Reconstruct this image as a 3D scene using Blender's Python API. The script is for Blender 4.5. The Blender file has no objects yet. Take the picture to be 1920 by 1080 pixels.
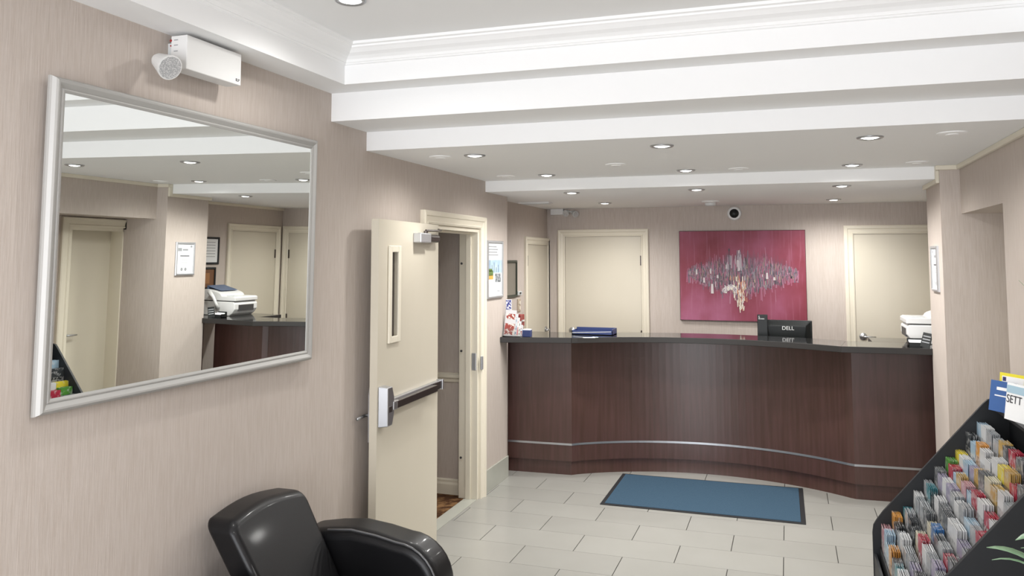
import bpy, bmesh, math, random
from mathutils import Vector, Matrix
random.seed(7)
C = bpy.context.scene.collection
SC = bpy.context.scene
PI = math.pi

# ------------------------------------------------------------------ camera, light, exposure
H = 1.8
yaw, pitch, roll = math.radians(18.712), math.radians(4.26), math.radians(-0.035)
f0 = Vector((-math.sin(yaw), math.cos(yaw), 0)); r0 = Vector((math.cos(yaw), math.sin(yaw), 0)); u0 = Vector((0, 0, 1))
fw = f0*math.cos(pitch) + u0*math.sin(pitch); up = u0*math.cos(pitch) - f0*math.sin(pitch)
rt = r0*math.cos(roll) + up*math.sin(roll); up = up*math.cos(roll) - r0*math.sin(roll)
cam = bpy.data.cameras.new('camera'); co = bpy.data.objects.new('camera', cam); C.objects.link(co)
m = Matrix((rt, up, -fw)).transposed().to_4x4(); m.translation = (0, 0, H); co.matrix_world = m
cam.sensor_width = 36; cam.lens = 36*1523.5/1920; cam.shift_y = -(540-371.5)/1920; cam.clip_start = .05
SC.camera = co
w = bpy.data.worlds.new('world'); SC.world = w; w.use_nodes = True
w.node_tree.nodes['Background'].inputs[0].default_value = (.80, .88, 1, 1)
w.node_tree.nodes['Background'].inputs[1].default_value = 1.0
SC.view_settings.view_transform = 'Standard'; SC.view_settings.look = 'None'
SC.view_settings.exposure = 0.0; SC.view_settings.gamma = 1; SC.view_settings.use_curve_mapping = False

def area(name, loc, target, sx, sy, power, col):
    l = bpy.data.lights.new(name, 'AREA'); l.shape = 'RECTANGLE'; l.size = sx; l.size_y = sy; l.energy = power; l.color = col
    o = bpy.data.objects.new(name, l); C.objects.link(o); o.location = loc
    o.rotation_euler = (Vector(target)-Vector(loc)).to_track_quat('-Z', 'Y').to_euler(); return o
# daylight through the wide entrance glazing in the wall behind the camera
area('daylight', (-0.6, -2.0, 1.38), (-0.6, 5, 2.3), 3.0, 2.25, 182, (.95, .965, 1.0))
SPOT_POWER = 46
SPOT_COL = (1.0, .985, .955)

# ------------------------------------------------------------------ materials
def mat(name, col, rough=.5, metal=0, spec=.5, coat=0, noise=None, bump=None, emit=None, var=0, alpha=None, trans=0):
    """noise = (scale xyz, colour2, low, high), bump = (scale xyz, strength, distance)"""
    M = bpy.data.materials.new(name); M.use_nodes = True; nt = M.node_tree; N = nt.nodes; L = nt.links
    b = N['Principled BSDF']; b.inputs['Base Color'].default_value = (*col, 1)
    b.inputs['Roughness'].default_value = rough; b.inputs['Metallic'].default_value = metal
    b.inputs['Specular IOR Level'].default_value = spec; b.inputs['Coat Weight'].default_value = coat
    b.inputs['Coat Roughness'].default_value = .08
    if trans: b.inputs['Transmission Weight'].default_value = trans
    pos = N.new('ShaderNodeNewGeometry')
    def tex(scale, detail=3):
        mp = N.new('ShaderNodeMapping'); mp.inputs['Scale'].default_value = scale; L.new(pos.outputs['Position'], mp.inputs['Vector'])
        t = N.new('ShaderNodeTexNoise'); t.inputs['Scale'].default_value = 1; t.inputs['Detail'].default_value = detail
        L.new(mp.outputs[0], t.inputs['Vector']); return t
    last = None
    if noise:
        t = tex(noise[0]); r = N.new('ShaderNodeMapRange'); r.inputs[1].default_value = noise[2]; r.inputs[2].default_value = noise[3]
        L.new(t.outputs['Fac'], r.inputs[0]); mx = N.new('ShaderNodeMix'); mx.data_type = 'RGBA'
        mx.inputs[6].default_value = (*col, 1); mx.inputs[7].default_value = (*noise[1], 1)
        L.new(r.outputs[0], mx.inputs[0]); last = mx.outputs[2]
    if var:
        oi = N.new('ShaderNodeObjectInfo'); r = N.new('ShaderNodeMapRange'); r.inputs[3].default_value = 1-var; r.inputs[4].default_value = 1+var
        L.new(oi.outputs['Random'], r.inputs[0]); v = N.new('ShaderNodeVectorMath'); v.operation = 'SCALE'
        if last: L.new(last, v.inputs[0])
        else: v.inputs[0].default_value = col
        L.new(r.outputs[0], v.inputs['Scale']); last = v.outputs[0]
    if last: L.new(last, b.inputs['Base Color'])
    if bump:
        t = tex(bump[0], 4); bp = N.new('ShaderNodeBump'); bp.inputs['Strength'].default_value = bump[1]; bp.inputs['Distance'].default_value = bump[2]
        L.new(t.outputs['Fac'], bp.inputs['Height']); L.new(bp.outputs[0], b.inputs['Normal'])
    if emit: b.inputs['Emission Color'].default_value = (*emit[0], 1); b.inputs['Emission Strength'].default_value = emit[1]
    return M
WALLC = (.535, .475, .432)
M_wall = mat('striated_wallpaper', WALLC, .62, spec=.3, noise=((210, 210, 9), (.475, .412, .365), .35, .68), bump=((230, 230, 12), .2, .003))
M_white = mat('ceiling_paint', (.87, .875, .875), .8, spec=.2)
M_crown = mat('crown_paint', (.89, .895, .895), .6, spec=.3)
M_trim = mat('cream_paint', (.74, .69, .575), .42, noise=((3, 3, 1), (.71, .66, .55), .3, .7))
M_leaf = mat('cream_door_paint', (.60, .555, .46), .4, noise=((2, 2, 1), (.575, .53, .435), .3, .7))
M_tile = mat('glazed_floor_tile', (.335, .33, .305), .24, spec=.4, var=.03, noise=((2.5, 2.5, 2.5), (.315, .31, .285), .3, .7))
M_grout = mat('dark_grout', (.045, .04, .035), .8)
M_base = mat('wall_base_tile', (.44, .44, .39), .2, noise=((4, 4, 4), (.40, .41, .36), .3, .7))
M_wood = mat('mahogany_veneer', (.074, .034, .029), .36, spec=.6, noise=((45, 45, 2.5), (.052, .023, .016), .3, .7))
M_granite = mat('black_granite', (.016, .016, .016), .07, spec=.6, noise=((400, 400, 400), (.05, .05, .048), .6, .75))
M_gedge = mat('honed_granite_edge', (.030, .028, .027), .45, spec=.25)
M_chrome = mat('brushed_metal', (.50, .51, .53), .36, 1)
M_steelp = mat('silver_painted_metal', (.52, .53, .55), .35, .7)
M_dkmetal = mat('dark_brown_metal', (.10, .085, .08), .3, .8)
M_black = mat('black_plastic', (.010, .012, .012), .42, spec=.3)
M_mblack = mat('matt_black_laminate', (.009, .010, .012), .5, spec=.35)
M_rubber = mat('black_rubber', (.012, .012, .014), .7)
M_carpet = mat('blue_mat_pile', (.040, .075, .115), .95, spec=.1, noise=((260, 260, 260), (.055, .098, .145), .35, .65), bump=((500, 500, 500), .6, .003))
M_hallcarpet = mat('brown_patterned_carpet', (.06, .028, .014), .95, spec=.1, noise=((14, 14, 14), (.20, .11, .05), .45, .62))
M_leather = mat('black_leather', (.006, .006, .007), .40, spec=.26, bump=((260, 260, 260), .12, .002), coat=.08)
M_piping = mat('highlit_leather_piping', (.10, .10, .105), .2)  # lighter than the leather: the seam's highlight is put into the colour
M_mirror = mat('mirror_silvering', (.86, .88, .86), .0, 1)
M_frame = mat('silver_leaf_frame', (.43, .425, .41), .5, .35, bump=((60, 60, 60), .1, .002))
M_whitep = mat('white_plastic', (.72, .72, .71), .4)
M_greyp = mat('light_grey_plastic', (.60, .62, .62), .45)
M_slot = mat('dark_grey_plastic', (.05, .05, .05), .5)
M_paper = mat('white_paper', (.80, .81, .82), .6)
M_grey = mat('grey_print', (.28, .29, .30), .7)
M_dkprint = mat('dark_print', (.03, .03, .04), .7)
M_glass = mat('window_glass', (1, 1, 1), .02, trans=1)
M_litedark = mat('shaded_gap_glass', (.075, .058, .05), .08)  # opaque dark brown paints in the shaded gap behind the pane
M_lamp = mat('lit_lamp_lens', (1, 1, 1), .5, emit=((1, .97, .92), 9))
M_reflector = mat('lamp_reflector', (.42, .43, .44), .35, .3, noise=((220, 220, 220), (.7, .7, .7), .45, .6))
M_blue = mat('blue_plastic', (.020, .035, .12), .4)
M_red = mat('red_plastic', (.30, .02, .02), .4)
M_wleg = mat('dark_wood_leg', (.03, .018, .012), .4)
M_pot = mat('terracotta_glaze', (.10, .05, .03), .4)
M_soil = mat('potting_soil', (.03, .02, .012), .9)
M_leafg = mat('pale_green_leaf', (.30, .44, .29), .35, noise=((30, 30, 30), (.20, .34, .20), .35, .65))
M_clear = mat('clear_acrylic', (.97, .98, .98), .02, trans=1)
M_board = mat('framed_board', (.20, .18, .15), .35)
M_plaque = mat('brown_plaque', (.16, .07, .03), .4)
M_dkframe = mat('dark_green_frame', (.02, .028, .018), .35)

# ------------------------------------------------------------------ mesh helpers
OFF = {}
class B:
    def __init__(s): s.v = []; s.f = []; s.m = []; s.cur = 0
    def add(s, vs, fs):
        n = len(s.v); s.v += [tuple(p) for p in vs]; s.f += [tuple(i+n for i in q) for q in fs]; s.m += [s.cur]*len(fs); return s
    def box(s, x0, x1, y0, y1, z0, z1):
        x0, x1 = sorted((x0, x1)); y0, y1 = sorted((y0, y1)); z0, z1 = sorted((z0, z1))
        return s.add([(x, y, z) for x in (x0, x1) for y in (y0, y1) for z in (z0, z1)],
                     [(0, 1, 3, 2), (4, 6, 7, 5), (0, 4, 5, 1), (2, 3, 7, 6), (0, 2, 6, 4), (1, 5, 7, 3)])
    def prism(s, pts, ax, lo, hi):
        """pts 2-D in the two other axes (in xyz order), extruded along ax"""
        def P(p, t): q = list(p); q.insert(ax, t); return q
        n = len(pts)
        a = sum(pts[i][0]*pts[(i+1) % n][1]-pts[(i+1) % n][0]*pts[i][1] for i in range(n))
        if (a < 0) != (ax == 1): pts = pts[::-1]
        vs = [P(p, lo) for p in pts]+[P(p, hi) for p in pts]
        fs = [tuple(range(n))[::-1], tuple(range(n, 2*n))]+[(i, (i+1) % n, n+(i+1) % n, n+i) for i in range(n)]
        return s.add(vs, fs)
    def cyl(s, c, r, ax, lo, hi, n=20, r2=None):
        """axis-aligned (tapered) cylinder; c = centre in the two other axes"""
        r2 = r if r2 is None else r2; vs = []
        for (t, rr) in ((lo, r), (hi, r2)):
            for i in range(n):
                a = 2*PI*i/n; q = [c[0]+rr*math.cos(a), c[1]+rr*math.sin(a)]; q.insert(ax, t); vs.append(q)
        fl = (ax == 1)
        fs = [tuple(range(n))[::-1], tuple(range(n, 2*n))]+[(i, (i+1) % n, n+(i+1) % n, n+i) for i in range(n)]
        if fl: fs = [q[::-1] for q in fs]
        return s.add(vs, fs)
    def lathe(s, c, prof, n=24, d=Vector((0, 0, 1))):
        """prof = [(r, t)], turned about the axis d through c"""
        d = Vector(d).normalized(); a1 = d.orthogonal().normalized(); a2 = d.cross(a1); c = Vector(c); vs = []
        for r, t in prof:
            for i in range(n):
                a = 2*PI*i/n; vs.append(c+d*t+(a1*math.cos(a)+a2*math.sin(a))*r)
        fs = []
        for k in range(len(prof)-1):
            for i in range(n):
                j = (i+1) % n; fs.append((k*n+i, k*n+j, (k+1)*n+j, (k+1)*n+i))
        fs.append(tuple(range(n))[::-1]); fs.append(tuple(range((len(prof)-1)*n, len(prof)*n)))
        return s.add(vs, fs)
    def tube(s, pts, r, n=8):
        pts = [Vector(p) for p in pts]; vs = []; fs = []
        rr = r if isinstance(r, (list, tuple)) else [r]*len(pts)
        for k, p in enumerate(pts):
            d = (pts[min(k+1, len(pts)-1)]-pts[max(k-1, 0)]).normalized()
            a1 = d.cross(Vector((0, 0, 1)));
            if a1.length < .05: a1 = d.cross(Vector((1, 0, 0)))
            a1.normalize(); a2 = d.cross(a1)
            for i in range(n):
                a = 2*PI*i/n; vs.append(p+(a1*math.cos(a)+a2*math.sin(a))*rr[k])
        for k in range(len(pts)-1):
            for i in range(n):
                j = (i+1) % n; fs.append((k*n+i, (k+1)*n+i, (k+1)*n+j, k*n+j))
        fs.append(tuple(range(n))); fs.append(tuple(range((len(pts)-1)*n, len(pts)*n))[::-1])
        return s.add(vs, fs)
    def sweep(s, corners, prof, place, closed=False):
        """frame moulding: corners(w) gives the mitred polyline at outward offset w; prof = [(w, t)]; place(a, b, t) -> xyz"""
        rows = [[place(a, b, t) for a, b in corners(w_)] for w_, t in prof]
        n = len(rows[0]); P = len(prof); base = len(s.v); fs = []
        vs = [p for row in rows for p in row]
        for i in range(P):
            j = (i+1) % P
            for k in range(n if closed else n-1):
                l = (k+1) % n; fs.append((i*n+k, i*n+l, j*n+l, j*n+k))
        if not closed:
            fs.append(tuple(i*n for i in range(P))); fs.append(tuple(i*n+n-1 for i in range(P))[::-1])
        return s.add(vs, fs)
    def build(s, name, mats, parent=None, bevel=0, smooth=False, seg=2, sub=0):
        off = OFF.get(parent.name, Vector((0, 0, 0))) if parent else Vector((0, 0, 0))
        me = bpy.data.meshes.new(name); me.from_pydata([Vector(p)-off for p in s.v], [], s.f)
        if not isinstance(mats, (list, tuple)): mats = [mats]
        for q in mats: me.materials.append(q)
        for p, i in zip(me.polygons, s.m): p.material_index = i; p.use_smooth = smooth
        bm = bmesh.new(); bm.from_mesh(me); bmesh.ops.recalc_face_normals(bm, faces=bm.faces); bm.to_mesh(me); bm.free()
        o = bpy.data.objects.new(name, me); C.objects.link(o)
        if parent: o.parent = parent
        OFF[o.name] = off
        if bevel:
            q = o.modifiers.new('bevel', 'BEVEL'); q.width = bevel; q.segments = seg; q.limit_method = 'ANGLE'; q.angle_limit = math.radians(40)
            if smooth: q.harden_normals = False
        if sub:
            q = o.modifiers.new('sub', 'SUBSURF'); q.levels = sub; q.render_levels = sub
        return o
def tag(o, label, cat=None, group=None, kind=None):
    o['label'] = label
    if cat: o['category'] = cat
    if group: o['group'] = group
    if kind: o['kind'] = kind
    return o
def thing(name, label, cat, loc, group=None, kind=None):
    o = bpy.data.objects.new(name, None); C.objects.link(o); o.location = loc; o.empty_display_size = .1
    OFF[o.name] = Vector(loc); return tag(o, label, cat, group, kind)
def struct(name, b, mats, label, cat, **k):
    return tag(b.build(name, mats, None, **k), label, cat, None, 'structure')
def copy_tree(o, parent=None):
    c = o.copy(); C.objects.link(c); c.parent = parent
    for ch in list(o.children): copy_tree(ch, c)
    return c
def text(s, size, name, M, parent, loc, xdir, updir, ext=.0006, align='CENTER'):
    cu = bpy.data.curves.new(name, 'FONT'); cu.body = s; cu.size = size; cu.extrude = ext; cu.align_x = align; cu.materials.append(M)
    o = bpy.data.objects.new(name, cu); C.objects.link(o)
    x = Vector(xdir).normalized(); u = Vector(updir).normalized(); z = x.cross(u)
    mm = Matrix((x, u, z)).transposed().to_4x4(); mm.translation = Vector(loc)-OFF.get(parent.name, Vector())
    bpy.context.view_layer.update()
    me = bpy.data.meshes.new_from_object(o.evaluated_get(bpy.context.evaluated_depsgraph_get())); me.name = name
    bpy.data.objects.remove(o); o = bpy.data.objects.new(name, me); C.objects.link(o)
    o.parent = parent; o.matrix_local = mm; o['kind'] = 'stuff'; return o

# ------------------------------------------------------------------ room constants
XL, XR, XP = -2.25, 1.077, .957       # left wall, right wall, pillar's side face
YB, YF = 8.35, -2.2                   # wall behind the counter, wall behind the camera
YC, YP, YPE = 6.515, 5.95, 6.5        # end of left wall, pillar's front and back
XLL, XRR = -2.43, 1.40                # side walls of the recess behind the counter
ZT = 3.05
# ------------------------------------------------------------------ floor
fl = thing('floor', 'pale grey glazed tile floor laid in running bond', 'floor', (0, 0, 0), kind='structure')
B().box(XL-.0, XRR+.15, YF, YB, -.05, -.006).box(XLL-.1, XL, YC, YB, -.05, -.006).build('grout_bed', M_grout, fl)
PX, PY = .616, .308
tiles = {}
row = 0; y0 = 5.318-.308*24; tno = 0
while y0 < YB:
    xs = -1.609 if row % 2 == 0 else -1.301
    x = xs - PX*3
    ya, yb_ = max(y0+.0012, YF), min(y0+PY-.0012, YB)
    while x < XRR+.1:
        xlo = XL if (y0 < YC-.1) else XLL; xhi = XR if y0 < YP-.2 else XRR
        if y0+PY > 4.87 and y0 < 5.95: xhi = 1.44
        a, b_ = max(x+.0026, xlo+.001), min(x+PX-.0026, xhi)
        if b_-a > .006 and yb_-ya > .03:
            key = (round(b_-a, 3), round(yb_-ya, 3))
            if key not in tiles:
                t = B().box(0, b_-a, 0, yb_-ya, -.0055, 0).build('tile', M_tile, fl); tiles[key] = t; t.location = (a, ya, 0)
            else:
                c = tiles[key].copy(); c.location = (a, ya, 0); C.objects.link(c)
        x += PX
    y0 += PY; row += 1

# ------------------------------------------------------------------ walls
OY0, OY1, DZ = 4.88, 5.85, 2.03       # doorway in the left wall
JB = -2.40
b = B().box(JB, XL, YF, OY0, 0, ZT).box(JB, XL, OY1, YC, 0, ZT).box(JB, XL, OY0, OY1, DZ, ZT)
b.box(XLL-.12, JB, YC-.12, YC, 0, ZT)
struct('wall_left', b, M_wall, 'pinkish beige striated wallpaper wall holding the big mirror', 'wall')
struct('wall_left_recess', B().box(XLL-.12, XLL, YC, YB, 0, ZT), M_wall, 'darker beige wall set back behind the left end of the counter', 'wall')
struct('wall_back', B().box(XLL-.12, XRR+.12, YB, YB+.12, 0, ZT), M_wall, 'beige wall behind the counter with the red painting', 'wall')
b = B().box(XR, XR+.5, YF, 4.87, 0, ZT).box(XR, XR+.5, 4.87, YP, 2.09, ZT)           # near wall and header
struct('wall_right', b, M_wall, 'beige right wall and header above the side alcove', 'wall')
struct('wall_right_pillar', B().box(XP, XRR+.12, YP, YPE, 0, ZT), M_wall, 'beige pillar at the right end of the counter', 'wall')
struct('wall_right_alcove', B().box(1.44, 1.577, 4.87, 5.35, 0, 2.09).box(1.44, 1.577, 5.35, YP, 2.02, 2.09), M_wall, 'back wall of the side alcove around its door', 'wall')
struct('wall_right_recess', B().box(XRR, XRR+.12, YPE, YB, 0, ZT), M_wall, 'side wall behind the right end of the counter', 'wall')
b = B().box(XL-.15, XR+.5, YF-.12, YF, 0, .25).box(XL-.15, XR+.5, YF-.12, YF, 2.5, ZT).box(XL-.15, -2.1, YF-.12, YF, .25, 2.5).box(.9, XR+.5, YF-.12, YF, .25, 2.5)
struct('wall_front', b, M_wall, 'entrance wall behind the viewer with wide glazing', 'wall')
wn = thing('window_1', 'wide aluminium framed entrance glazing behind the viewer', 'window', (-.6, YF, .25), kind='structure')
B().box(-2.1, .9, YF-.06, YF-.055, .25, 2.5).build('window_pane', M_glass, wn)
for xx in (-2.1, -1.12, -.14, .84): B().box(xx, xx+.06, YF-.09, YF-.03, .25, 2.5).build('mullion', M_chrome, wn)

# ------------------------------------------------------------------ ceiling
TX0, TX1, TY0, TY1 = -2.07, .90, -1.6, 3.514
ZS, Z2, Z3, Z4, ZC = 2.665, 2.517, 2.41, 2.325, 2.85
b = B().box(XL, XR, YF, TY0, ZS, 3.0).box(XL, TX0, TY0, TY1, ZS, 3.0).box(TX1, XR, TY0, TY1, ZS, 3.0).box(XL, XR, TY1, 3.69, ZS, 3.0)
b.box(TX0, TX1, TY0, TY1, ZC, 3.0)
b.box(XL, XR, 3.69, 4.07, Z2, 3.0)
b.box(XL, XR, 4.07, 5.99, Z3, 3.0)
b.box(XLL, XRR, 5.99, YB, Z4, 3.0)
struct('ceiling', b, M_white, 'white ceiling stepping down in bands towards the counter', 'ceiling')
# crown moulding round the tray
prof = [(0, .095), (-.008, .098), (-.012, .105), (-.018, .105), (-.024, .118), (-.040, .130), (-.062, .140), (-.080, .155), (-.088, .160), (-.090, .168), (-.102, .172), (-.104, .186), (.002, .186)]
cr = B().sweep(lambda o: [(TX0-o, TY0-o), (TX1+o, TY0-o), (TX1+o, TY1+o), (TX0-o, TY1+o)], prof, lambda a, c, t: (a, c, ZS+t), closed=True)
struct('trim_1', cr, M_crown, 'white crown moulding around the raised ceiling tray', 'trim')
# thin beige cornice strip on the right-hand walls
t = .022
b = B().box(XR-t, XR, 4.07, YP-t, Z3-.03, Z3).box(XP-t, XR, YP-t, YP, Z3-.03, Z3).box(XP-t, XP, YP, YP+.04, Z3-.03, Z3)
b.box(XP-t, XP, YP, YP+.04, Z4-.03, Z3-.03).box(XP-t, XP, YP+.04, YPE+t, Z4-.03, Z4).box(XP, XRR, YPE, YPE+t, Z4-.03, Z4).box(XRR-t, XRR, YPE+t, YB, Z4-.03, Z4)
struct('trim_2', b, M_trim, 'thin beige cornice strip along the pillar and right wall', 'trim', bevel=.004)
# tile baseboards
struct('baseboard_left', B().box(XL, XL+.012, 5.955, YC, 0, .17).box(XL, XL+.012, YF, 4.78, 0, .17), M_base, 'grey tile baseboard below the left wall', 'baseboard', bevel=.002)
struct('baseboard_right', B().box(XR-.012, XR, YF, 4.87, 0, .12).box(XP-.012, XP, YP-.012, YPE, 0, .12).box(XP, 1.44, YP-.012, YP, 0, .12), M_base, 'grey tile baseboard below the right wall and pillar', 'baseboard', bevel=.002)
# corridor behind the open door
CY0, CY1, CX = 3.9, 5.9, -4.0
struct('floor_corridor', B().box(CX, XL-.10, CY0, CY1, -.05, -.001), M_hallcarpet, 'brown patterned carpet in the corridor behind the open door', 'floor')
struct('floor_threshold', B().box(XL-.10, XL, OY0, OY1, -.05, .002), M_base, 'pale stone threshold strip in the open doorway', 'threshold')
b = B().box(CX, JB, CY1, CY1+.1, 0, 2.4).box(CX-.1, CX, CY0, CY1+.1, 0, 2.4).box(CX, JB, CY0-.1, CY0, 0, 2.4)
struct('wall_corridor', b, M_wall, 'dim beige corridor wall seen through the open doorway', 'wall')
struct('ceiling_corridor', B().box(CX-.1, JB, CY0-.1, CY1+.1, 2.4, 2.5), M_white, 'white ceiling of the corridor behind the open door', 'ceiling')
struct('baseboard_corridor', B().prism([(CY1, 0), (CY1-.02, 0), (CY1-.02, .075), (CY1-.012, .09), (CY1-.012, .105), (CY1, .115)], 0, CX, JB), M_trim, 'cream baseboard in the corridor', 'baseboard')
struct('trim_3', B().prism([(CY1, .845), (CY1-.012, .85), (CY1-.016, .87), (CY1-.03, .885), (CY1-.03, .905), (CY1-.01, .918), (CY1, .92)], 0, CX, JB), M_trim, 'cream chair rail in the corridor', 'trim')

# ------------------------------------------------------------------ doors
CAS = [(0, 0), (0, .014), (.012, .018), (.02, .012), (.05, .017), (.056, .024), (.078, .027), (.088, .022), (.088, 0)]
def casing(parent, axis, wall, sign, a0, a1, top, scale=1.0, thick=1.0):
    pr = [(w_*scale, t_*thick) for w_, t_ in CAS]
    pl = (lambda a, z, t: (wall+sign*t, a, z)) if axis == 0 else (lambda a, z, t: (a, wall+sign*t, z))
    return B().sweep(lambda o: [(a0-o, 0), (a0-o, top+o), (a1+o, top+o), (a1+o, 0)], pr, pl).build('door_casing', M_trim, parent)
def lever(parent, p, n, d, name='door_handle'):
    """lever handle at p, out along n, lever along d"""
    p = Vector(p); n = Vector(n); d = Vector(d); b = B()
    b.lathe(p, [(.034, 0), (.034, .006), (.028, .010), (.010, .012), (.010, .045)], 16, n)
    q = p+n*.045
    b.tube([q-d*.008, q+d*.02, q+d*.06+n*.004, q+d*.105-n*.004], [.010, .0095, .008, .007], 8)
    return b.build(name, M_chrome, parent, smooth=True)

# door 1: cream fire door standing open against the left wall
d1 = thing('door_1', 'cream fire door swung open against the left wall with panic bar', 'door', (XL, OY0, 0), kind='structure')
casing(d1, 0, XL, 1, OY0, OY1, DZ, thick=1.35)
b = B().box(JB, XL+.002, OY1-.03, OY1, 0, DZ).box(JB, XL+.002, OY0, OY0+.03, 0, DZ).box(JB, XL+.002, OY0+.03, OY1-.03, DZ-.03, DZ)
b.box(JB+.06, JB+.10, OY1-.045, OY1-.03, 0, DZ-.03).box(JB+.06, JB+.10, OY0+.03, OY0+.045, 0, DZ-.03).box(JB+.06, JB+.10, OY0+.045, OY1-.045, DZ-.045, DZ-.03)
b.build('door_jamb', M_trim, d1, bevel=.002)
for z in (1.763, 1.099, .303): B().cyl((-2.375, z), .009, 1, OY1-.0485, OY1-.044, 12).build('silencer', M_slot, d1)
jp = B(); jp.box(-2.345, -2.318, OY1-.032, OY1-.029, .94, 1.015).build('strike_plate', M_black, d1)
b = B().box(-2.295, -2.258, OY1-.036, OY1-.029, .955, 1.085); b.cur = 0; b.box(XL+.020, XL+.034, OY1-.02, OY1+.012, .96, 1.06)
b.build('electric_strike', M_steelp, d1, bevel=.003)
# leaf in its own frame: origin at the hinge side of the visible face, u along the leaf to the free edge
P_h, P_f = Vector((-2.163, 4.885, 0)), Vector((-2.128, 4.0, 0))
U = (P_f-P_h).normalized(); LW = (P_f-P_h).length; NN = Vector((-U.y, U.x, 0));
if NN.x < 0: NN = -NN
LF = lambda u, t, z: P_h+U*u+NN*t+Vector((0, 0, z))
class LB(B):
    def lbox(s, u0_, u1_, t0, t1, z0, z1):
        return s.add([LF(a, c, e) for a in (u0_, u1_) for c in (t0, t1) for e in (z0, z1)],
                     [(0, 1, 3, 2), (4, 6, 7, 5), (0, 4, 5, 1), (2, 3, 7, 6), (0, 2, 6, 4), (1, 5, 7, 3)])
LT = .045; VU0, VU1, VZ0, VZ1 = .635, .735, 1.355, 1.845
b = LB().lbox(0, VU0, -LT, 0, .01, 2.02).lbox(VU1, LW, -LT, 0, .01, 2.02).lbox(VU0, VU1, -LT, 0, .01, VZ0).lbox(VU0, VU1, -LT, 0, VZ1, 2.02)
leaf = b.build('door_leaf', M_leaf, d1)
b = LB()
for t0, t1 in ((0, .012), (-LT-.012, -LT)):
    b.lbox(VU0-.03, VU0+.008, t0, t1, VZ0-.03, VZ1+.03).lbox(VU1-.008, VU1+.03, t0, t1, VZ0-.03, VZ1+.03)
    b.lbox(VU0+.008, VU1-.008, t0, t1, VZ0-.03, VZ0+.008).lbox(VU0+.008, VU1-.008, t0, t1, VZ1-.008, VZ1+.03)
b.build('vision_frame', M_trim, leaf, bevel=.004)
LB().lbox(VU0+.001, VU1-.001, -.026, -.020, VZ0, VZ1).build('vision_glass', M_litedark, leaf)
# panic bar
def lprism(b, pts_uz, t0, t1, ins=0):
    n = len(pts_uz); cu_ = sum(p[0] for p in pts_uz)/n; cz_ = sum(p[1] for p in pts_uz)/n
    vs = [LF(u_, t0, z_) for u_, z_ in pts_uz]+[LF(cu_+(u_-cu_)*(1-ins), t1, cz_+(z_-cz_)*(1-ins*.35)) for u_, z_ in pts_uz]
    return b.add(vs, [tuple(range(n))[::-1], tuple(range(n, 2*n))]+[(i, (i+1) % n, n+(i+1) % n, n+i) for i in range(n)])
b = LB(); u1 = LW-.012
lprism(b, [(u1-.07, .885), (u1, .885), (u1, 1.105), (u1-.07, 1.105), (u1-.10, 1.04), (u1-.10, .95)], 0, .055, .16)
b.lbox(u1-.15, u1-.08, .015, .058, .968, 1.015)
b.build('panic_bar_head', M_chrome, leaf, bevel=.004)
LB().lbox(u1-.062, u1-.022, .0545, .0575, .965, .995).build('panic_bar_badge', M_dkmetal, leaf)
LB().lbox(.012, u1-.115, 0, .030, .968, 1.022).build('panic_bar_rail', M_chrome, leaf, bevel=.004)
LB().lbox(.15, u1-.12, .030, .062, .972, 1.012).build('panic_bar_pad', M_dkmetal, leaf, bevel=.003)
LB().lbox(.022, .15, .030, .036, .972, 1.018).build('panic_bar_cover', M_dkmetal, leaf, bevel=.002)
LB().lbox(.0, .020, 0, .044, .962, 1.028).build('panic_bar_cap', M_chrome, leaf, bevel=.004)
b = LB(); lprism(b, [(LW-.10, .80), (LW-.02, .80), (LW-.02, 1.06), (LW-.035, 1.10), (LW-.085, 1.10), (LW-.10, 1.06)], -LT, -LT-.02)
b.build('outside_trim_plate', M_chrome, leaf, bevel=.004)
b = LB(); b.tube([LF(LW-.06, -LT-.02, .94), LF(LW-.06, -LT-.048, .94), LF(LW-.03, -LT-.052, .94), LF(LW+.04, -LT-.052, .935)], .009)
b.build('outside_lever', M_chrome, leaf, smooth=True)
# closer
LB().lbox(.255, .415, 0, .055, 1.897, 1.957).build('door_closer', M_steelp, leaf, bevel=.006, seg=3)
LB().lbox(.085, .254, 0, .050, 1.902, 1.952).build('closer_cylinder', M_dkmetal, leaf, bevel=.018, seg=4)
b = LB(); b.tube([LF(.28, .028, 1.955), LF(.28, .028, 1.975), LF(.10, .03, 1.978), LF(-.02, .01, 1.985)], .007)
b.tube([LF(-.02, .01, 1.985), LF(.04, -.02, 2.0), LF(.09, -.04, 2.015)], .006); b.cyl((LF(.28, .028, 0).x, LF(.28, .028, 0).y), .014, 2, 1.955, 1.972, 12)
b.build('closer_arm', M_dkmetal, leaf)
for z in (.22, 1.02, 1.82): B().cyl((P_h.x-.045, P_h.y+.012), .008, 2, z-.05, z+.05, 10).build('hinge', M_chrome, d1)

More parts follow.
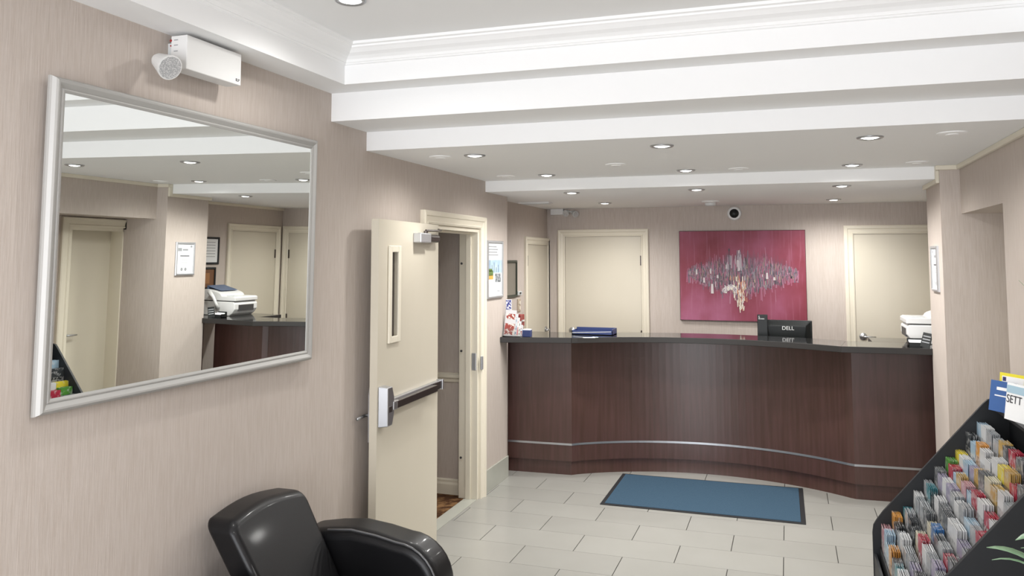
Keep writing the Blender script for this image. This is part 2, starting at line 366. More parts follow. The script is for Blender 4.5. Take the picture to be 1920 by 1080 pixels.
def plain_door(name, label, axis, wall, sign, a0, a1, top, handle_a, hz, hinge_a, depth=.03, hd=1, w=.075, cut=None, slab=.04):
    """closed painted slab door in the wall; opening a0..a1"""
    d = thing(name, label, 'door', (wall, a0, 0) if axis == 0 else (a0, wall, 0), kind='structure')
    pl = (lambda a, z, t: (wall+sign*t, a, z)) if axis == 0 else (lambda a, z, t: (a, wall+sign*t, z))
    pr = [(w_*w/.088, t_) for w_, t_ in CAS]
    if cut:   # far leg of the casing meets the side wall
        cs = lambda o: [(a0-o, 0), (a0-o, top+o), (min(a1+o, cut), top+o), (min(a1+o, cut), 0)]
    else: cs = lambda o: [(a0-o, 0), (a0-o, top+o), (a1+o, top+o), (a1+o, 0)]
    B().sweep(cs, pr, pl).build('door_casing', M_trim, d)
    def bx(b, lo, hi, z0, z1, t0, t1):
        p, q = pl(lo, z0, t0), pl(hi, z1, t1); return b.box(p[0], q[0], p[1], q[1], p[2], q[2])
    b = B(); bx(b, a0+.004, a1-.004, .008, top-.004, .001, .006); b.build('door_leaf', M_leaf, d)
    for z in (1.78, 1.02, .25):
        b = B(); bx(b, hinge_a-.008, hinge_a+.008, z-.05, z+.05, .004, .014); b.build('hinge', M_dkmetal, d)
    p = pl(handle_a, hz, .006); n = (sign, 0, 0) if axis == 0 else (0, sign, 0); dd = (0, hd, 0) if axis == 0 else (hd, 0, 0)
    lever(d, p, n, dd)
    return d
plain_door('door_2', 'narrow-looking cream door on the recessed wall behind the left end of the counter', 0, XLL, 1, 7.61, 8.33, 1.94, 8.25, 1.06, 7.62, hd=-1, cut=YB-.002)
plain_door('door_3', 'cream door left of the red painting behind the counter', 1, YB, -1, -2.235, -1.425, 2.03, -2.16, 1.05, -1.43, hd=1)
plain_door('door_4', 'cream door right of the red painting behind the counter', 1, YB, -1, .59, 1.30, 2.03, .65, 1.07, 1.29, hd=1, w=.082)
plain_door('door_6', 'cream door on the side wall by the printer, seen in the mirror', 0, XRR, -1, 7.42, 8.22, 2.03, 7.5, 1.05, 8.21, hd=1)
# alcove door, leaf set deep in its jamb
d5 = thing('door_5', 'cream alcove door deep in its jamb, seen in the mirror', 'door', (1.44, 5.35, 0), kind='structure')
pl5 = lambda a, z, t: (1.44-t, a, z)
B().sweep(lambda o: [(5.35-o, 0), (5.35-o, 2.0+min(o, .075)), (5.948, 2.0+min(o, .075)), (5.948, 1.99)], CAS, pl5).build('door_casing', M_trim, d5)
B().box(1.44, 1.577, 5.35, 5.38, 0, 2.0).box(1.44, 1.577, 5.38, 5.94, 1.97, 2.0).box(1.53, 1.577, 5.38, 5.395, 0, 1.97).box(1.44, 1.577, 5.935, 5.949, 0, 1.97).build('door_jamb', M_trim, d5)
B().box(1.577, 1.62, 5.3, 6.0, 0, 2.02).build('door_leaf', M_leaf, d5)
lever(d5, (1.577, 5.47, 1.05), (-1, 0, 0), (0, 1, 0))
struct('wall_right_alcove_end', B().box(1.521, 1.62, YP+.001, YP+.1, 0, 2.2).box(1.62, 1.66, 4.87, 6.0, 0, 2.2), M_wall, 'closing wall behind the alcove door', 'wall')

# ------------------------------------------------------------------ reception counter
def arc(cx, half, y_end, y_mid, n):
    s = y_mid-y_end; R_ = (half*half+s*s)/(2*s); th = math.asin(half/R_); cy_ = y_mid-R_
    return [(cx+R_*math.sin(a), cy_+R_*math.cos(a)) for a in [(-th+2*th*i/n) for i in range(n+1)]]
NSEG = 40
face = [(-2.30, 6.675), (-1.745, 6.70)] + arc(-.655, 1.09, 6.71, 7.09, NSEG)[1:-1] + [(.435, 6.72), (1.02, 6.748)]
def offset(poly, d):
    out = []
    for i, p in enumerate(poly):
        a = Vector(poly[max(i-1, 0)]); c = Vector(poly[min(i+1, len(poly)-1)]); p = Vector(p)
        n1 = (p-a); n2 = (c-p)
        if n1.length < 1e-6: n1 = n2
        if n2.length < 1e-6: n2 = n1
        n1 = Vector((-n1.y, n1.x)).normalized(); n2 = Vector((-n2.y, n2.x)).normalized(); n = (n1+n2)/2; n = n/(n.length**2)
        out.append(tuple(p+n*d))
    return out
def strip(b, front, back, z0, z1):
    n = len(front)
    vs = [(*p, z0) for p in front]+[(*p, z1) for p in front]+[(*p, z0) for p in back]+[(*p, z1) for p in back]
    fs = []
    for i in range(n-1):
        fs += [(i, i+1, n+i+1, n+i), (2*n+i+1, 2*n+i, 3*n+i, 3*n+i+1), (n+i, n+i+1, 3*n+i+1, 3*n+i), (i+1, i, 2*n+i, 2*n+i+1)]
    fs += [(0, n, 3*n, 2*n), (n-1, 3*n-1, 4*n-1, 2*n-1)]
    return b.add(vs, fs)
ct = thing('reception_counter', 'dark mahogany reception counter with a curved front and black granite top', 'counter', (-.65, 7.0, 0))
segs = [face[:2], face[1:-1], face[-2:]]
back = offset(face, .03); kick = offset(face, .022); kickb = offset(face, .06)
bs = [back[:2], back[1:-1], back[-2:]]; ks = [kick[:2], kick[1:-1], kick[-2:]]; kb = [kickb[:2], kickb[1:-1], kickb[-2:]]
bf = offset(face, -.004); bfs = [bf[:2], bf[1:-1], bf[-2:]]
for i in range(3):
    strip(B(), segs[i], bs[i], .262, 1.115).build('front_panel', M_wood, ct)
    strip(B(), segs[i], bs[i], .115, .246).build('lower_panel', M_wood, ct)
    strip(B(), ks[i], kb[i], 0, .115).build('toe_kick', M_wood, ct)
    strip(B(), bfs[i], bs[i], .246, .262).build('metal_band', M_chrome, ct)
slabf = [(-2.248, 6.33), (-1.68, 6.46)] + arc(-.665, 1.015, 6.45, 6.76, NSEG)[1:-1] + [(.35, 6.45), (.957, 6.48)]
slabb = [(-2.43, 6.90), (-1.74, 6.93)] + arc(-.665, 1.075, 6.90, 7.17, NSEG)[1:-1] + [(.41, 6.89), (.957, 6.89)]
for i in range(3):
    a = [slabf[:2], slabf[1:-1], slabf[-2:]][i]; c = [slabb[:2], slabb[1:-1], slabb[-2:]][i]
    b = B()
    if i == 0: a = [(-2.248, 6.33), (-1.6805, 6.46)]; c = [(-2.248, 6.90), (-1.7405, 6.93)]
    strip(b, a, c, 1.115, 1.16)
    if i == 0: b.box(-2.428, -2.249, 6.52, 6.90, 1.115, 1.16)
    if i == 2: b.box(.958, 1.395, 6.505, 7.25, 1.115, 1.16).box(.60, .957, 6.891, 7.25, 1.115, 1.16)
    g = b.build('granite_top', [M_granite, M_gedge], ct, bevel=.003)
    for p in g.data.polygons: p.material_index = 0 if p.normal.z > .5 else 1
sdk = thing('staff_desk', 'dark wood staff desk behind the counter carrying the monitor', 'desk', (-.5, 7.7, 0))
B().box(-2.42, 1.39, 7.35, 8.0, .72, .76).box(-2.42, -2.38, 7.35, 8.0, 0, .72).box(1.35, 1.39, 7.35, 8.0, 0, .72).box(-.7, -.66, 7.35, 8.0, 0, .72).build('worktop', M_wood, sdk)
B().box(1.03, 1.39, 6.51, 6.6, 0, 1.115).build('end_panel', M_wood, ct)
B().box(-2.42, -2.30, 6.53, 6.66, 0, 1.115).build('end_panel', M_wood, ct)

# ------------------------------------------------------------------ floor mat
mt = thing('floor_mat', 'blue carpet entrance mat with black rubber border before the counter', 'mat', (-.64, 6.45, 0))
mc = [(-1.352, 5.995), (.072, 5.993), (.066, 6.905), (-1.356, 6.888)]
b = B(); b.prism([(p[0], p[1]) for p in mc], 2, .0005, .006); b.build('rubber_border', M_rubber, mt, bevel=.002)
b = B(); b.prism([(-1.322, 6.022), (.040, 6.020), (.034, 6.878), (-1.326, 6.862)], 2, .005, .010); b.build('carpet_pile', M_carpet, mt, bevel=.002)

# ------------------------------------------------------------------ wall mirror (hung leaning out slightly at the top)
al = .0113
mr = thing('wall_mirror', 'large wall mirror in a brushed silver frame on the left wall', 'mirror', (XL, 2.715, 1.34))
MY0, MY1, MZ0, MZ1, FW = 1.950, 3.478, 1.309, 2.387, .048
MP0 = Vector((-2.22, 0, 1.35))
def mpl(a, z, t):   # t measured from the tilted glass plane
    zz = z-1.35; return (MP0.x+.004+(a-2.715)*.0048+zz*math.sin(al)+t*math.cos(al), a, 1.35+zz*math.cos(al)-t*math.sin(al))
fr = [(-.002, -.006), (-.002, .002), (.006, .006), (.010, .006), (.012, .003), (.028, .013), (.034, .014), (.040, .010), (.046, -.002), (.048, -.010), (.048, -.018), (0, -.018)]
iy0, iy1, iz0, iz1 = MY0+FW, MY1-FW, MZ0+FW, MZ1-FW
B().sweep(lambda o: [(iy0-o, iz0-o), (iy1+o, iz0-o), (iy1+o, iz1+o), (iy0-o, iz1+o)], fr, mpl, closed=True).build('mirror_frame', M_frame, mr)
vs = [mpl(a, z, t_) for t_ in (-.004, 0) for a, z in ((iy0, iz0), (iy1, iz0), (iy1, iz1), (iy0, iz1))]
B().add(vs, [(0, 1, 2, 3), (4, 5, 6, 7), (0, 1, 5, 4), (1, 2, 6, 5), (2, 3, 7, 6), (3, 0, 4, 7)]).build('mirror_glass', M_mirror, mr)

# ------------------------------------------------------------------ emergency lights
def em_light(o, dx, sx, label):
    pass
e1 = thing('emergency_light', 'white emergency light box with one swivel lamp above the mirror', 'emergency light', (XL, 2.57, 2.51))
B().box(-2.215, -2.14, 2.475, 2.80, 2.518, 2.650).build('housing', M_whitep, e1, bevel=.003)
B().box(XL, -2.216, 2.50, 2.77, 2.54, 2.63).build('back_plate', M_greyp, e1)
b = B().cyl((-2.215, 2.632), .005, 1, 2.4735, 2.4755, 10); b.cyl((-2.215, 2.612), .003, 1, 2.4735, 2.4755, 10)
b.build('indicator', M_red, e1)
b = B()
for z in (2.633, 2.613, 2.590): b.box(-2.20, -2.182, 2.4738, 2.475, z-.0015, z+.0015)
b.build('printed_text', M_grey, e1)
text('ELP', .016, 'maker_mark', M_dkprint, e1, (-2.1395, 2.777, 2.532), (0, 1, 0), (0, 0, 1))
d = Vector((.85, -.22, -.45)).normalized(); c0 = Vector((-2.205, 2.395, 2.540))
b = B().lathe(c0, [(.008, -.01), (.022, 0), (.028, .012), (.046, .085), (.047, .092), (.043, .092)], 24, d); lh = b.build('lamp_head', M_whitep, e1, smooth=False)
B().lathe(c0, [(.012, .06), (.030, .075), (.0425, .0925), (.0425, .0935)], 20, d).build('lamp_glass', M_reflector, lh)
B().tube([c0-d*.0, c0+Vector((.01, .05, -.01)), (-2.18, 2.49, 2.535)], .010).build('swivel_arm', M_whitep, e1)

e2 = thing('emergency_light', 'small white emergency light with two lamp heads high in the far corner', 'emergency light', (-2.23, YB, 2.26))
B().box(-2.375, -2.235, YB-.07, YB, 2.262, 2.324).build('housing', M_whitep, e2, bevel=.004)
for px, pz, dd in ((-2.19, 2.285, (-.15, -.8, -.35)), (-2.13, 2.275, (.55, -.6, -.35))):
    dd = Vector(dd).normalized(); c0 = Vector((px, YB-.05, pz+.01))
    h = B().lathe(c0, [(.012, -.01), (.022, 0), (.034, .05), (.035, .058), (.031, .058)], 18, dd).build('lamp_head', M_greyp, e2)
    B().lathe(c0, [(.01, .03), (.030, .0585), (.030, .060)], 16, dd).build('lamp_glass', M_reflector, h)
B().tube([(-2.24, YB-.04, 2.29), (-2.19, YB-.045, 2.295), (-2.13, YB-.045, 2.29)], .008).build('swivel_arm', M_greyp, e2)

# ------------------------------------------------------------------ recessed lights
def spot(loc, power=None):
    l = bpy.data.lights.new('downlight_beam', 'SPOT'); l.energy = power or SPOT_POWER; l.spot_size = math.radians(168); l.spot_blend = 1.0; l.shadow_soft_size = .045; l.color = SPOT_COL
    o = bpy.data.objects.new('downlight_beam', l); C.objects.link(o); o.location = loc; return o
def where(x, y):
    xs = 'over the left side' if x < -1.2 else ('over the middle' if x < .1 else 'over the right side')
    return xs
DL = [(-1.739, 4.448, Z3, 'front row, nearest the mirror wall'), (-.632, 4.396, Z3, 'front row, middle one below the deepest beam'), (.406, 4.425, Z3, 'front row, nearest the alcove'),
      (-1.656, 5.678, Z3, 'second row, just before the drop beam near the fire door'), (-.654, 5.682, Z3, 'second row, just before the drop beam at the middle'), (.412, 5.711, Z3, 'second row, just before the drop beam near the pillar'),
      (-1.619, 6.263, Z4, 'over the counter front, on the side of the fire door'), (-.646, 6.283, Z4, 'over the counter front, above the mat'), (.38, 6.303, Z4, 'over the counter front, near the pillar'),
      (-1.628, 7.543, Z4, 'behind the counter, before the door beside the painting'), (.398, 7.77, Z4, 'behind the counter, past the painting, nearest the printer'), (-1.66, 2.855, ZC, 'in the raised ceiling tray near the mirror')]
proto = None
for x, y, z, lab in DL:
    if proto is None:
        proto = thing('downlight', '', 'downlight', (x, y, z), 'round recessed ceiling downlights')
        B().lathe((x, y, z), [(.064, 0), (.064, -.004), (.058, -.009), (.046, -.006), (.044, .0), (.064, 0)], 28).build('trim_ring', M_chrome, proto, smooth=True)
        B().lathe((x, y, z), [(.043, -.0005), (.035, -.006), (.02, -.010), (.004, -.011)], 20).build('lamp', M_lamp, proto, smooth=True)
        o = proto
    else:
        o = copy_tree(proto); o.location = (x, y, z)
    o['label'] = 'lit recessed downlight, '+lab
    spot((x, y, z-.03), SPOT_POWER*(.7 if z == ZC else .8 if y < 5 else 1.1 if y < 6 else 1.35 if y < 7 else 1.75))
for x, y in ((-.62, 1.3), (.42, 1.3)):      # unseen tray lamps added to bounce more light off the floor
    o = copy_tree(proto); o.location = (x, y, ZC); o['label'] = 'added unseen downlight in the tray nearer the entrance, '+('on the right' if x > 0 else 'at the middle'); spot((x, y, ZC-.03), SPOT_POWER)
proto = None
for x, y, lab in ((-1.961, 4.452, 'beside the front-row lamp nearest the mirror wall'), (-1.964, 5.652, 'beside the second-row lamp near the fire door'), (-1.042, 5.178, 'between the front and second rows of lamps'),
               (-.303, 5.697, 'just right of the middle second-row lamp'), (.793, 5.686, 'nearest the pillar top'), (.771, 4.403, 'nearest the right wall in the front row')):
    if proto is None:
        o = proto = thing('blank_cover', '', 'ceiling cover', (x, y, Z3), 'flush white round ceiling covers')
        B().lathe((x, y, Z3), [(.068, 0), (.068, -.004), (.055, -.007), (.002, -.008)], 28).build('cover_plate', M_crown, proto)
        B().lathe((x, y, Z3), [(.03, -.0075), (.028, -.011), (.002, -.012)], 20).build('cover_disc', M_crown, proto)
    else:
        o = copy_tree(proto); o.location = (x, y, Z3)
    o['label'] = 'flush white round ceiling cover '+lab
sd = thing('smoke_detector', 'white smoke detector on the ceiling near the dome camera', 'smoke detector', (-.66, 7.6, Z4))
B().lathe((-.66, 7.6, Z4), [(.08, 0), (.08, -.012), (.062, -.018), (.055, -.020)], 28).build('mounting_plate', M_whitep, sd)
B().lathe((-.66, 7.6, Z4), [(.050, -.020), (.046, -.040), (.030, -.048), (.002, -.049)], 24).build('sensor_cap', M_greyp, sd)
vt = thing('ceiling_vent', 'thin white ceiling vent above the far left corner', 'vent', (-2.2, 7.27, Z4))
B().box(-2.38, -2.08, 7.2, 7.34, Z4-.012, Z4).build('vent_frame', M_whitep, vt, bevel=.003)
for k in range(3): B().box(-2.36, -2.10, 7.222+k*.036, 7.246+k*.036, Z4-.016, Z4-.011).build('vent_slat', M_greyp, vt)
dc = thing('dome_camera', 'round white security camera with black dome above the painting', 'security camera', (-.494, YB, 2.245))
B().lathe((-.494, YB, 2.245), [(.068, 0), (.068, .025), (.060, .034), (.046, .036)], 28, (0, -1, 0)).build('camera_housing', M_whitep, dc, smooth=False)
B().lathe((-.494, YB, 2.245), [(.046, .034), (.042, .048), (.028, .060), (.010, .065), (.002, .0655)], 24, (0, -1, 0)).build('camera_dome', M_black, dc, smooth=True)

# ------------------------------------------------------------------ painting
pa = thing('painting', 'large unframed crimson abstract skyline painting behind the counter', 'painting', (-.435, YB, 1.18))
def canvas_mat():
    M = mat('crimson_canvas', (.40, .06, .13), .55); nt = M.node_tree; N = nt.nodes; L = nt.links; b = N['Principled BSDF']
    g = N.new('ShaderNodeNewGeometry')
    def nz(sc, det=4):
        mp = N.new('ShaderNodeMapping'); mp.inputs['Scale'].default_value = sc; L.new(g.outputs['Position'], mp.inputs[0])
        t = N.new('ShaderNodeTexNoise'); t.inputs['Scale'].default_value = 1; t.inputs['Detail'].default_value = det; L.new(mp.outputs[0], t.inputs[0]); return t
    cr = N.new('ShaderNodeValToRGB'); e = cr.color_ramp.elements
    e[0].position = .32; e[0].color = (.20, .022, .040, 1); e[1].position = .68; e[1].color = (.36, .105, .19, 1)
    q = cr.color_ramp.elements.new(.5); q.color = (.26, .048, .088, 1)
    L.new(nz((2.2, 2, 1.6)).outputs['Fac'], cr.inputs[0])
    cr2 = N.new('ShaderNodeValToRGB'); e = cr2.color_ramp.elements; e[0].position = .55; e[0].color = (0, 0, 0, 1); e[1].position = .8; e[1].color = (.45, .45, .45, 1)
    L.new(nz((45, 10, 3)).outputs['Fac'], cr2.inputs[0])
    mx = N.new('ShaderNodeMix'); mx.data_type = 'RGBA'; L.new(cr2.outputs[0], mx.inputs[0]); L.new(cr.outputs[0], mx.inputs[6]); mx.inputs[7].default_value = (.40, .16, .24, 1)
    # smoky violet-grey mass of the painted skyline
    mp = N.new('ShaderNodeMapping'); mp.inputs['Location'].default_value = (.435, 0, -1.655); L.new(g.outputs['Position'], mp.inputs[0])
    sc = N.new('ShaderNodeVectorMath'); sc.operation = 'MULTIPLY'; sc.inputs[1].default_value = (1/.50, 0, 1/.20); L.new(mp.outputs[0], sc.inputs[0])
    ln = N.new('ShaderNodeVectorMath'); ln.operation = 'LENGTH'; L.new(sc.outputs[0], ln.inputs[0])
    ns = nz((30, 10, 9)); ad = N.new('ShaderNodeMath'); ad.operation = 'MULTIPLY_ADD'; ad.inputs[1].default_value = 1.1; L.new(ns.outputs['Fac'], ad.inputs[0]); L.new(ln.outputs['Value'], ad.inputs[2])
    mr_ = N.new('ShaderNodeMapRange'); mr_.inputs[1].default_value = 1.55; mr_.inputs[2].default_value = 1.05; mr_.inputs[3].default_value = 0; mr_.inputs[4].default_value = .85; L.new(ad.outputs[0], mr_.inputs[0])
    m2 = N.new('ShaderNodeMix'); m2.data_type = 'RGBA'; L.new(mr_.outputs[0], m2.inputs[0]); L.new(mx.outputs[2], m2.inputs[6]); m2.inputs[7].default_value = (.15, .09, .125, 1)
    L.new(m2.outputs[2], b.inputs['Base Color']); return M
M_canvas = canvas_mat(); M_cedge = mat('dark_canvas_edge', (.035, .01, .012), .6)
px0, px1, pz0, pz1 = -1.037, .163, 1.186, 2.076
b = B(); b.cur = 1; b.box(px0, px1, YB-.03, YB-.002, pz0, pz1); b.cur = 0
b.add([(px0+.004, YB-.0312, pz0+.004), (px1-.004, YB-.0312, pz0+.004), (px1-.004, YB-.0312, pz1-.004), (px0+.004, YB-.0312, pz1-.004)], [(0, 1, 2, 3)])
b.build('canvas', [M_canvas, M_cedge], pa)
cols = [(.16, .12, .16), (.09, .07, .09), (.26, .20, .25), (.40, .34, .38), (.30, .22, .18), (.14, .10, .10), (.36, .15, .22), (.06, .05, .07), (.62, .56, .56), (.50, .38, .28), (.22, .20, .24), (.34, .10, .17)]
sm = [mat('paint_stroke_%d' % i, c, .5) for i, c in enumerate(cols)]
sb = B(); rnd = random.Random(11); W, Hh = px1-px0, pz1-pz0
def stroke(u, v, wd, ht, ci, lay, ang=0):
    sb.cur = ci; x = px0+u*W; z = pz0+v*Hh; y = YB-.0316-lay*.000004; dx = math.sin(ang)*ht/2
    sb.add([(x-wd/2-dx, y, z-ht/2), (x+wd/2-dx, y, z-ht/2), (x+wd*.35+dx, y, z+ht/2), (x-wd*.35+dx, y, z+ht/2)], [(0, 1, 2, 3)])
lay = 0
for k in range(420):                   # faint wide strokes fading out around the skyline
    u = rnd.uniform(.06, .94); c = (u-.5)/.44; env = max(.15, 1-abs(c)**2)
    stroke(u, .53+rnd.gauss(0, .105)*env-.03, rnd.uniform(.004, .014), rnd.uniform(.04, .13), rnd.choice((6, 11, 6, 11, 0)), k*.01, rnd.uniform(-.08, .08))
for k in range(2200):
    u = rnd.uniform(.07, .93); c = (u-.5)/.43
    env = max(0, 1-abs(c)**2.6)
    lo = .50-.23*env*(1-.35*abs(c)); hi = .57+.12*env*(1 if u > .5 else .9)
    v = rnd.triangular(lo, hi, .53 if rnd.random() < .6 else None) if hi > lo else .5
    ht = rnd.uniform(.02, .085)*(.5+env*.6); wd = rnd.uniform(.002, .009)
    edge = abs(c) > .75
    ci = rnd.choices(range(12), [6, 5, 3, 1.2, 2, 4, 4, 4, .5 if not edge else .05, .9 if .35 < u < .75 else .1, 4, 9])[0]
    lay += 1; stroke(u, v, wd, ht, ci, lay*.3, rnd.uniform(-.12, .12))
for k in range(30): stroke(.44+rnd.uniform(-.055, .02), .57+rnd.uniform(0, .12), .010, .07, rnd.choice((2, 3, 6)), 1060+k)
for k in range(26): stroke(.48+rnd.uniform(-.012, .02), .63+rnd.uniform(-.03, .10), .012, .10, rnd.choice((3, 8, 2, 3)), 1100+k)
stroke(.405, .60, .009, .36, 7, 1250); stroke(.405, .785, .016, .018, 7, 1251)
for u, v, wd, ht in ((.265, .355, .028, .095), (.14, .54, .018, .05), (.20, .45, .02, .05), (.255, .55, .014, .05), (.70, .50, .022, .06), (.31, .49, .02, .03), (.38, .60, .012, .04), (.755, .47, .02, .03)): stroke(u, v, wd, ht, 8, 1260)
sm.append(mat('paint_stroke_cream', (.75, .70, .60), .5)); sm.append(mat('paint_stroke_orange', (.60, .26, .16), .5))
for k in range(90):                    # pale ribbed dome at the foot of the skyline
    a = PI*rnd.uniform(.02, .98); r_ = rnd.uniform(.45, 1)
    stroke(.41+math.cos(a)*.066*r_, .315+math.sin(a)*.085*r_, .014, .020, rnd.choice((8, 8, 12, 3)), 1270+k, rnd.uniform(-.8, .8))
for k in range(110):
    t_ = rnd.random(); stroke(.49+rnd.gauss(0, .022*(1.5-t_)), .48-.36*t_+.0, .007, .045, rnd.choice((12, 12, 13, 13, 8, 9)), 1380+k, rnd.uniform(-.2, .2))
o = sb.build('paint_strokes', sm, pa); o['kind'] = 'stuff'

# ------------------------------------------------------------------ framed notices
def frame_y(name, label, cat, xw, sgn, y0, y1, z0, z1, fw_, fm, inner, group=None, depth=.018):
    t_ = thing(name, label, cat, (xw, (y0+y1)/2, z0), group)
    pl = lambda a, z, t: (xw+sgn*t, a, z)
    B().sweep(lambda o: [(y0+fw_-o, z0+fw_-o), (y1-fw_+o, z0+fw_-o), (y1-fw_+o, z1-fw_+o), (y0+fw_-o, z1-fw_+o)],
              [(0, 0), (0, depth*.6), (fw_*.3, depth), (fw_*.8, depth*.9), (fw_, depth*.5), (fw_, 0)], pl, closed=True).build('frame', fm, t_)
    B().box(xw, xw+sgn*.006, y0+fw_, y1-fw_, z0+fw_, z1-fw_).build('sheet', inner, t_)
    return t_
def pbox(t_, name, M, xw, sgn, ys, lift=.0066):
    b = B()
    for y0, y1, z0, z1 in ys: b.box(xw+sgn*.006, xw+sgn*lift, y0, y1, z0, z1)
    o = b.build(name, M, t_)
    if len(ys) > 1: o['kind'] = 'stuff'
    return o
# harbour poster on the left wall
p1 = frame_y('framed_poster', 'silver framed poster of a sailing harbour beside the fire door', 'poster', XL, 1, 6.007, 6.379, 1.483, 1.945, .022, M_steelp, M_paper)
M_psky = mat('poster_sky', (.33, .47, .62), .5, noise=((20, 20, 20), (.45, .56, .66), .3, .7)); M_pmast = mat('poster_mast', (.05, .07, .12), .5)
pbox(p1, 'poster_sky', M_psky, XL, 1, [(6.032, 6.356, 1.685, 1.79)])
pbox(p1, 'poster_masts', M_pmast, XL, 1, [(6.07+.05*k, 6.078+.05*k, 1.69, 1.70+h) for k, h in enumerate((.09, .05, .07, .03, .05))]+[(6.06, 6.11, 1.69, 1.705)], .0070)
pbox(p1, 'poster_tree', mat('poster_green', (.10, .16, .04), .6), XL, 1, [(6.035, 6.15, 1.665, 1.705), (6.05, 6.13, 1.70, 1.72)], .0074)
pbox(p1, 'poster_wall', mat('poster_ochre', (.55, .33, .07), .6), XL, 1, [(6.035, 6.15, 1.635, 1.668)], .0074)
pbox(p1, 'poster_photo', mat('poster_grey', (.10, .11, .12), .6, noise=((60, 60, 60), (.4, .42, .44), .45, .6)), XL, 1, [(6.20, 6.33, 1.61, 1.68)], .0074)
rr = random.Random(3)
pbox(p1, 'poster_lines', M_grey, XL, 1, [(6.04+.0*k, 6.04+rr.uniform(.17, .27), 1.892-.022*k, 1.900-.022*k) for k in range(4)]+[(6.25, 6.31, 1.535, 1.541)])
# certificate on the pillar
p2 = frame_y('framed_certificate', 'pale silver framed certificate on the pillar at the right of the counter', 'certificate', XP, -1, 6.08, 6.33, 1.575, 1.885, .020, M_steelp, M_paper)
pbox(p2, 'certificate_heading', M_grey, XP, -1, [(6.11, 6.16, 1.80, 1.83), (6.17, 6.24, 1.805, 1.822), (6.27, 6.295, 1.835, 1.855)])
pbox(p2, 'certificate_lines', M_dkprint, XP, -1, [(6.14, 6.26, 1.752, 1.760)])
pbox(p2, 'certificate_body', M_grey, XP, -1, [(6.16, 6.24, 1.728-.012*k, 1.731-.012*k) for k in range(5)])
b = B()
for yy in (6.165, 6.215): b.cyl((yy, 1.632), .016, 0, XP-.0068, XP-.006, 16)
b.build('certificate_seal', M_grey, p2)
# two dark frames in the recess, seen in the mirror
p3 = frame_y('framed_certificate', 'black framed white certificate above a brown plaque, seen in the mirror', 'certificate', XRR, -1, 6.86, 7.22, 1.66, 1.95, .022, M_mblack, M_paper)
pbox(p3, 'certificate_body', M_grey, XRR, -1, [(6.92, 7.16, 1.89-.03*k, 1.896-.03*k) for k in range(6)])
p4 = frame_y('framed_plaque', 'black framed brown plaque under the certificate, seen in the mirror', 'plaque', XRR, -1, 6.88, 7.18, 1.40, 1.63, .022, M_mblack, M_plaque)
pbox(p4, 'plaque_plate', mat('bronze_plate', (.35, .18, .08), .35, .5), XRR, -1, [(6.97, 7.09, 1.46, 1.57)])
# dark framed board in the left recess
p5 = frame_y('framed_board', 'dark green framed notice board on the recessed wall left of the narrow door', 'board', XLL, 1, 6.82, 7.29, 1.44, 1.785, .026, M_dkframe, M_board)
th = thing('thermostat', 'small pale thermostat on the recessed wall below the dark framed board', 'thermostat', (XLL, 7.36, 1.47))
B().box(XLL, XLL+.022, 7.30, 7.41, 1.455, 1.492).build('housing', M_greyp, th, bevel=.004)
B().box(XLL+.022, XLL+.024, 7.33, 7.38, 1.465, 1.483).build('display', M_slot, th)
sw = thing('switch_plate', 'beige wall plate with two switches below the thermostat', 'switch', (XLL, 7.36, 1.37))
B().box(XLL, XLL+.008, 7.32, 7.41, 1.30, 1.42).build('plate', mat('beige_plastic', (.42, .34, .26), .5), sw, bevel=.003)
for z in (1.335, 1.385): B().box(XLL+.008, XLL+.016, 7.35, 7.38, z-.015, z+.015).build('switch', M_trim, sw)
fa = thing('fire_alarm_pull', 'small red fire alarm box on the recessed wall beside the narrow door', 'fire alarm', (XLL, 7.36, 1.22))
B().box(XLL, XLL+.045, 7.29, 7.41, 1.165, 1.275).build('housing', M_red, fa, bevel=.006)
B().box(XLL+.045, XLL+.055, 7.32, 7.38, 1.21, 1.225).build('pull_bar', M_whitep, fa)

# ------------------------------------------------------------------ things on the counter
ZG = 1.1605
# monitor on the staff worktop, seen from behind
mo = thing('monitor', 'black desktop monitor seen from behind at the middle of the counter', 'monitor', (-.02, 7.45, .76))
def tilt(b, piv, ax, ang):
    R_ = Matrix.Rotation(ang, 3, ax); p = Vector(piv); b.v = [tuple(R_@(Vector(v)-p)+p) for v in b.v]; return b
mz = -.035; pv = (-.02, 7.42, 1.0)
b = B().box(-.195+mz, .215+mz, 7.40, 7.425, .93, 1.275); tilt(b, pv, 'X', .06); b.build('bezel', M_black, mo, bevel=.006)
b = B(); fo = [(-.185+mz, .94), (.205+mz, .94), (.205+mz, 1.268), (-.185+mz, 1.268)]; fi = [(-.11+mz, .98), (.13+mz, .98), (.165+mz, 1.235), (-.145+mz, 1.235)]
vs = [(x, 7.40, z) for x, z in fo]+[(x, 7.365, z) for x, z in fi]
b.add(vs, [(0, 1, 2, 3), (7, 6, 5, 4), (0, 1, 5, 4), (1, 2, 6, 5), (2, 3, 7, 6), (3, 0, 4, 7)]); tilt(b, pv, 'X', .06); b.build('back_shell', M_black, mo, bevel=.008, seg=3)
B().box(-.06+mz, .08+mz, 7.35, 7.42, .78, 1.0).build('stand', M_black, mo, bevel=.01)
B().box(-.13+mz, .15+mz, 7.38, 7.60, .76, .78).build('stand_base', M_black, mo, bevel=.008)
b = B().box(-.185+mz, .205+mz, 7.4255, 7.4265, .945, 1.26); tilt(b, pv, 'X', .06); b.build('screen', M_slot, mo)
text('DELL', .044, 'maker_logo', M_whitep, mo, (-.015, 7.349, 1.195), (1, 0, 0), (0, 0, 1), .001)
bx_ = thing('black_box', 'slim upright black box with tiny white lettering at the left edge of the monitor', 'box', (-.235, 7.3, .76))
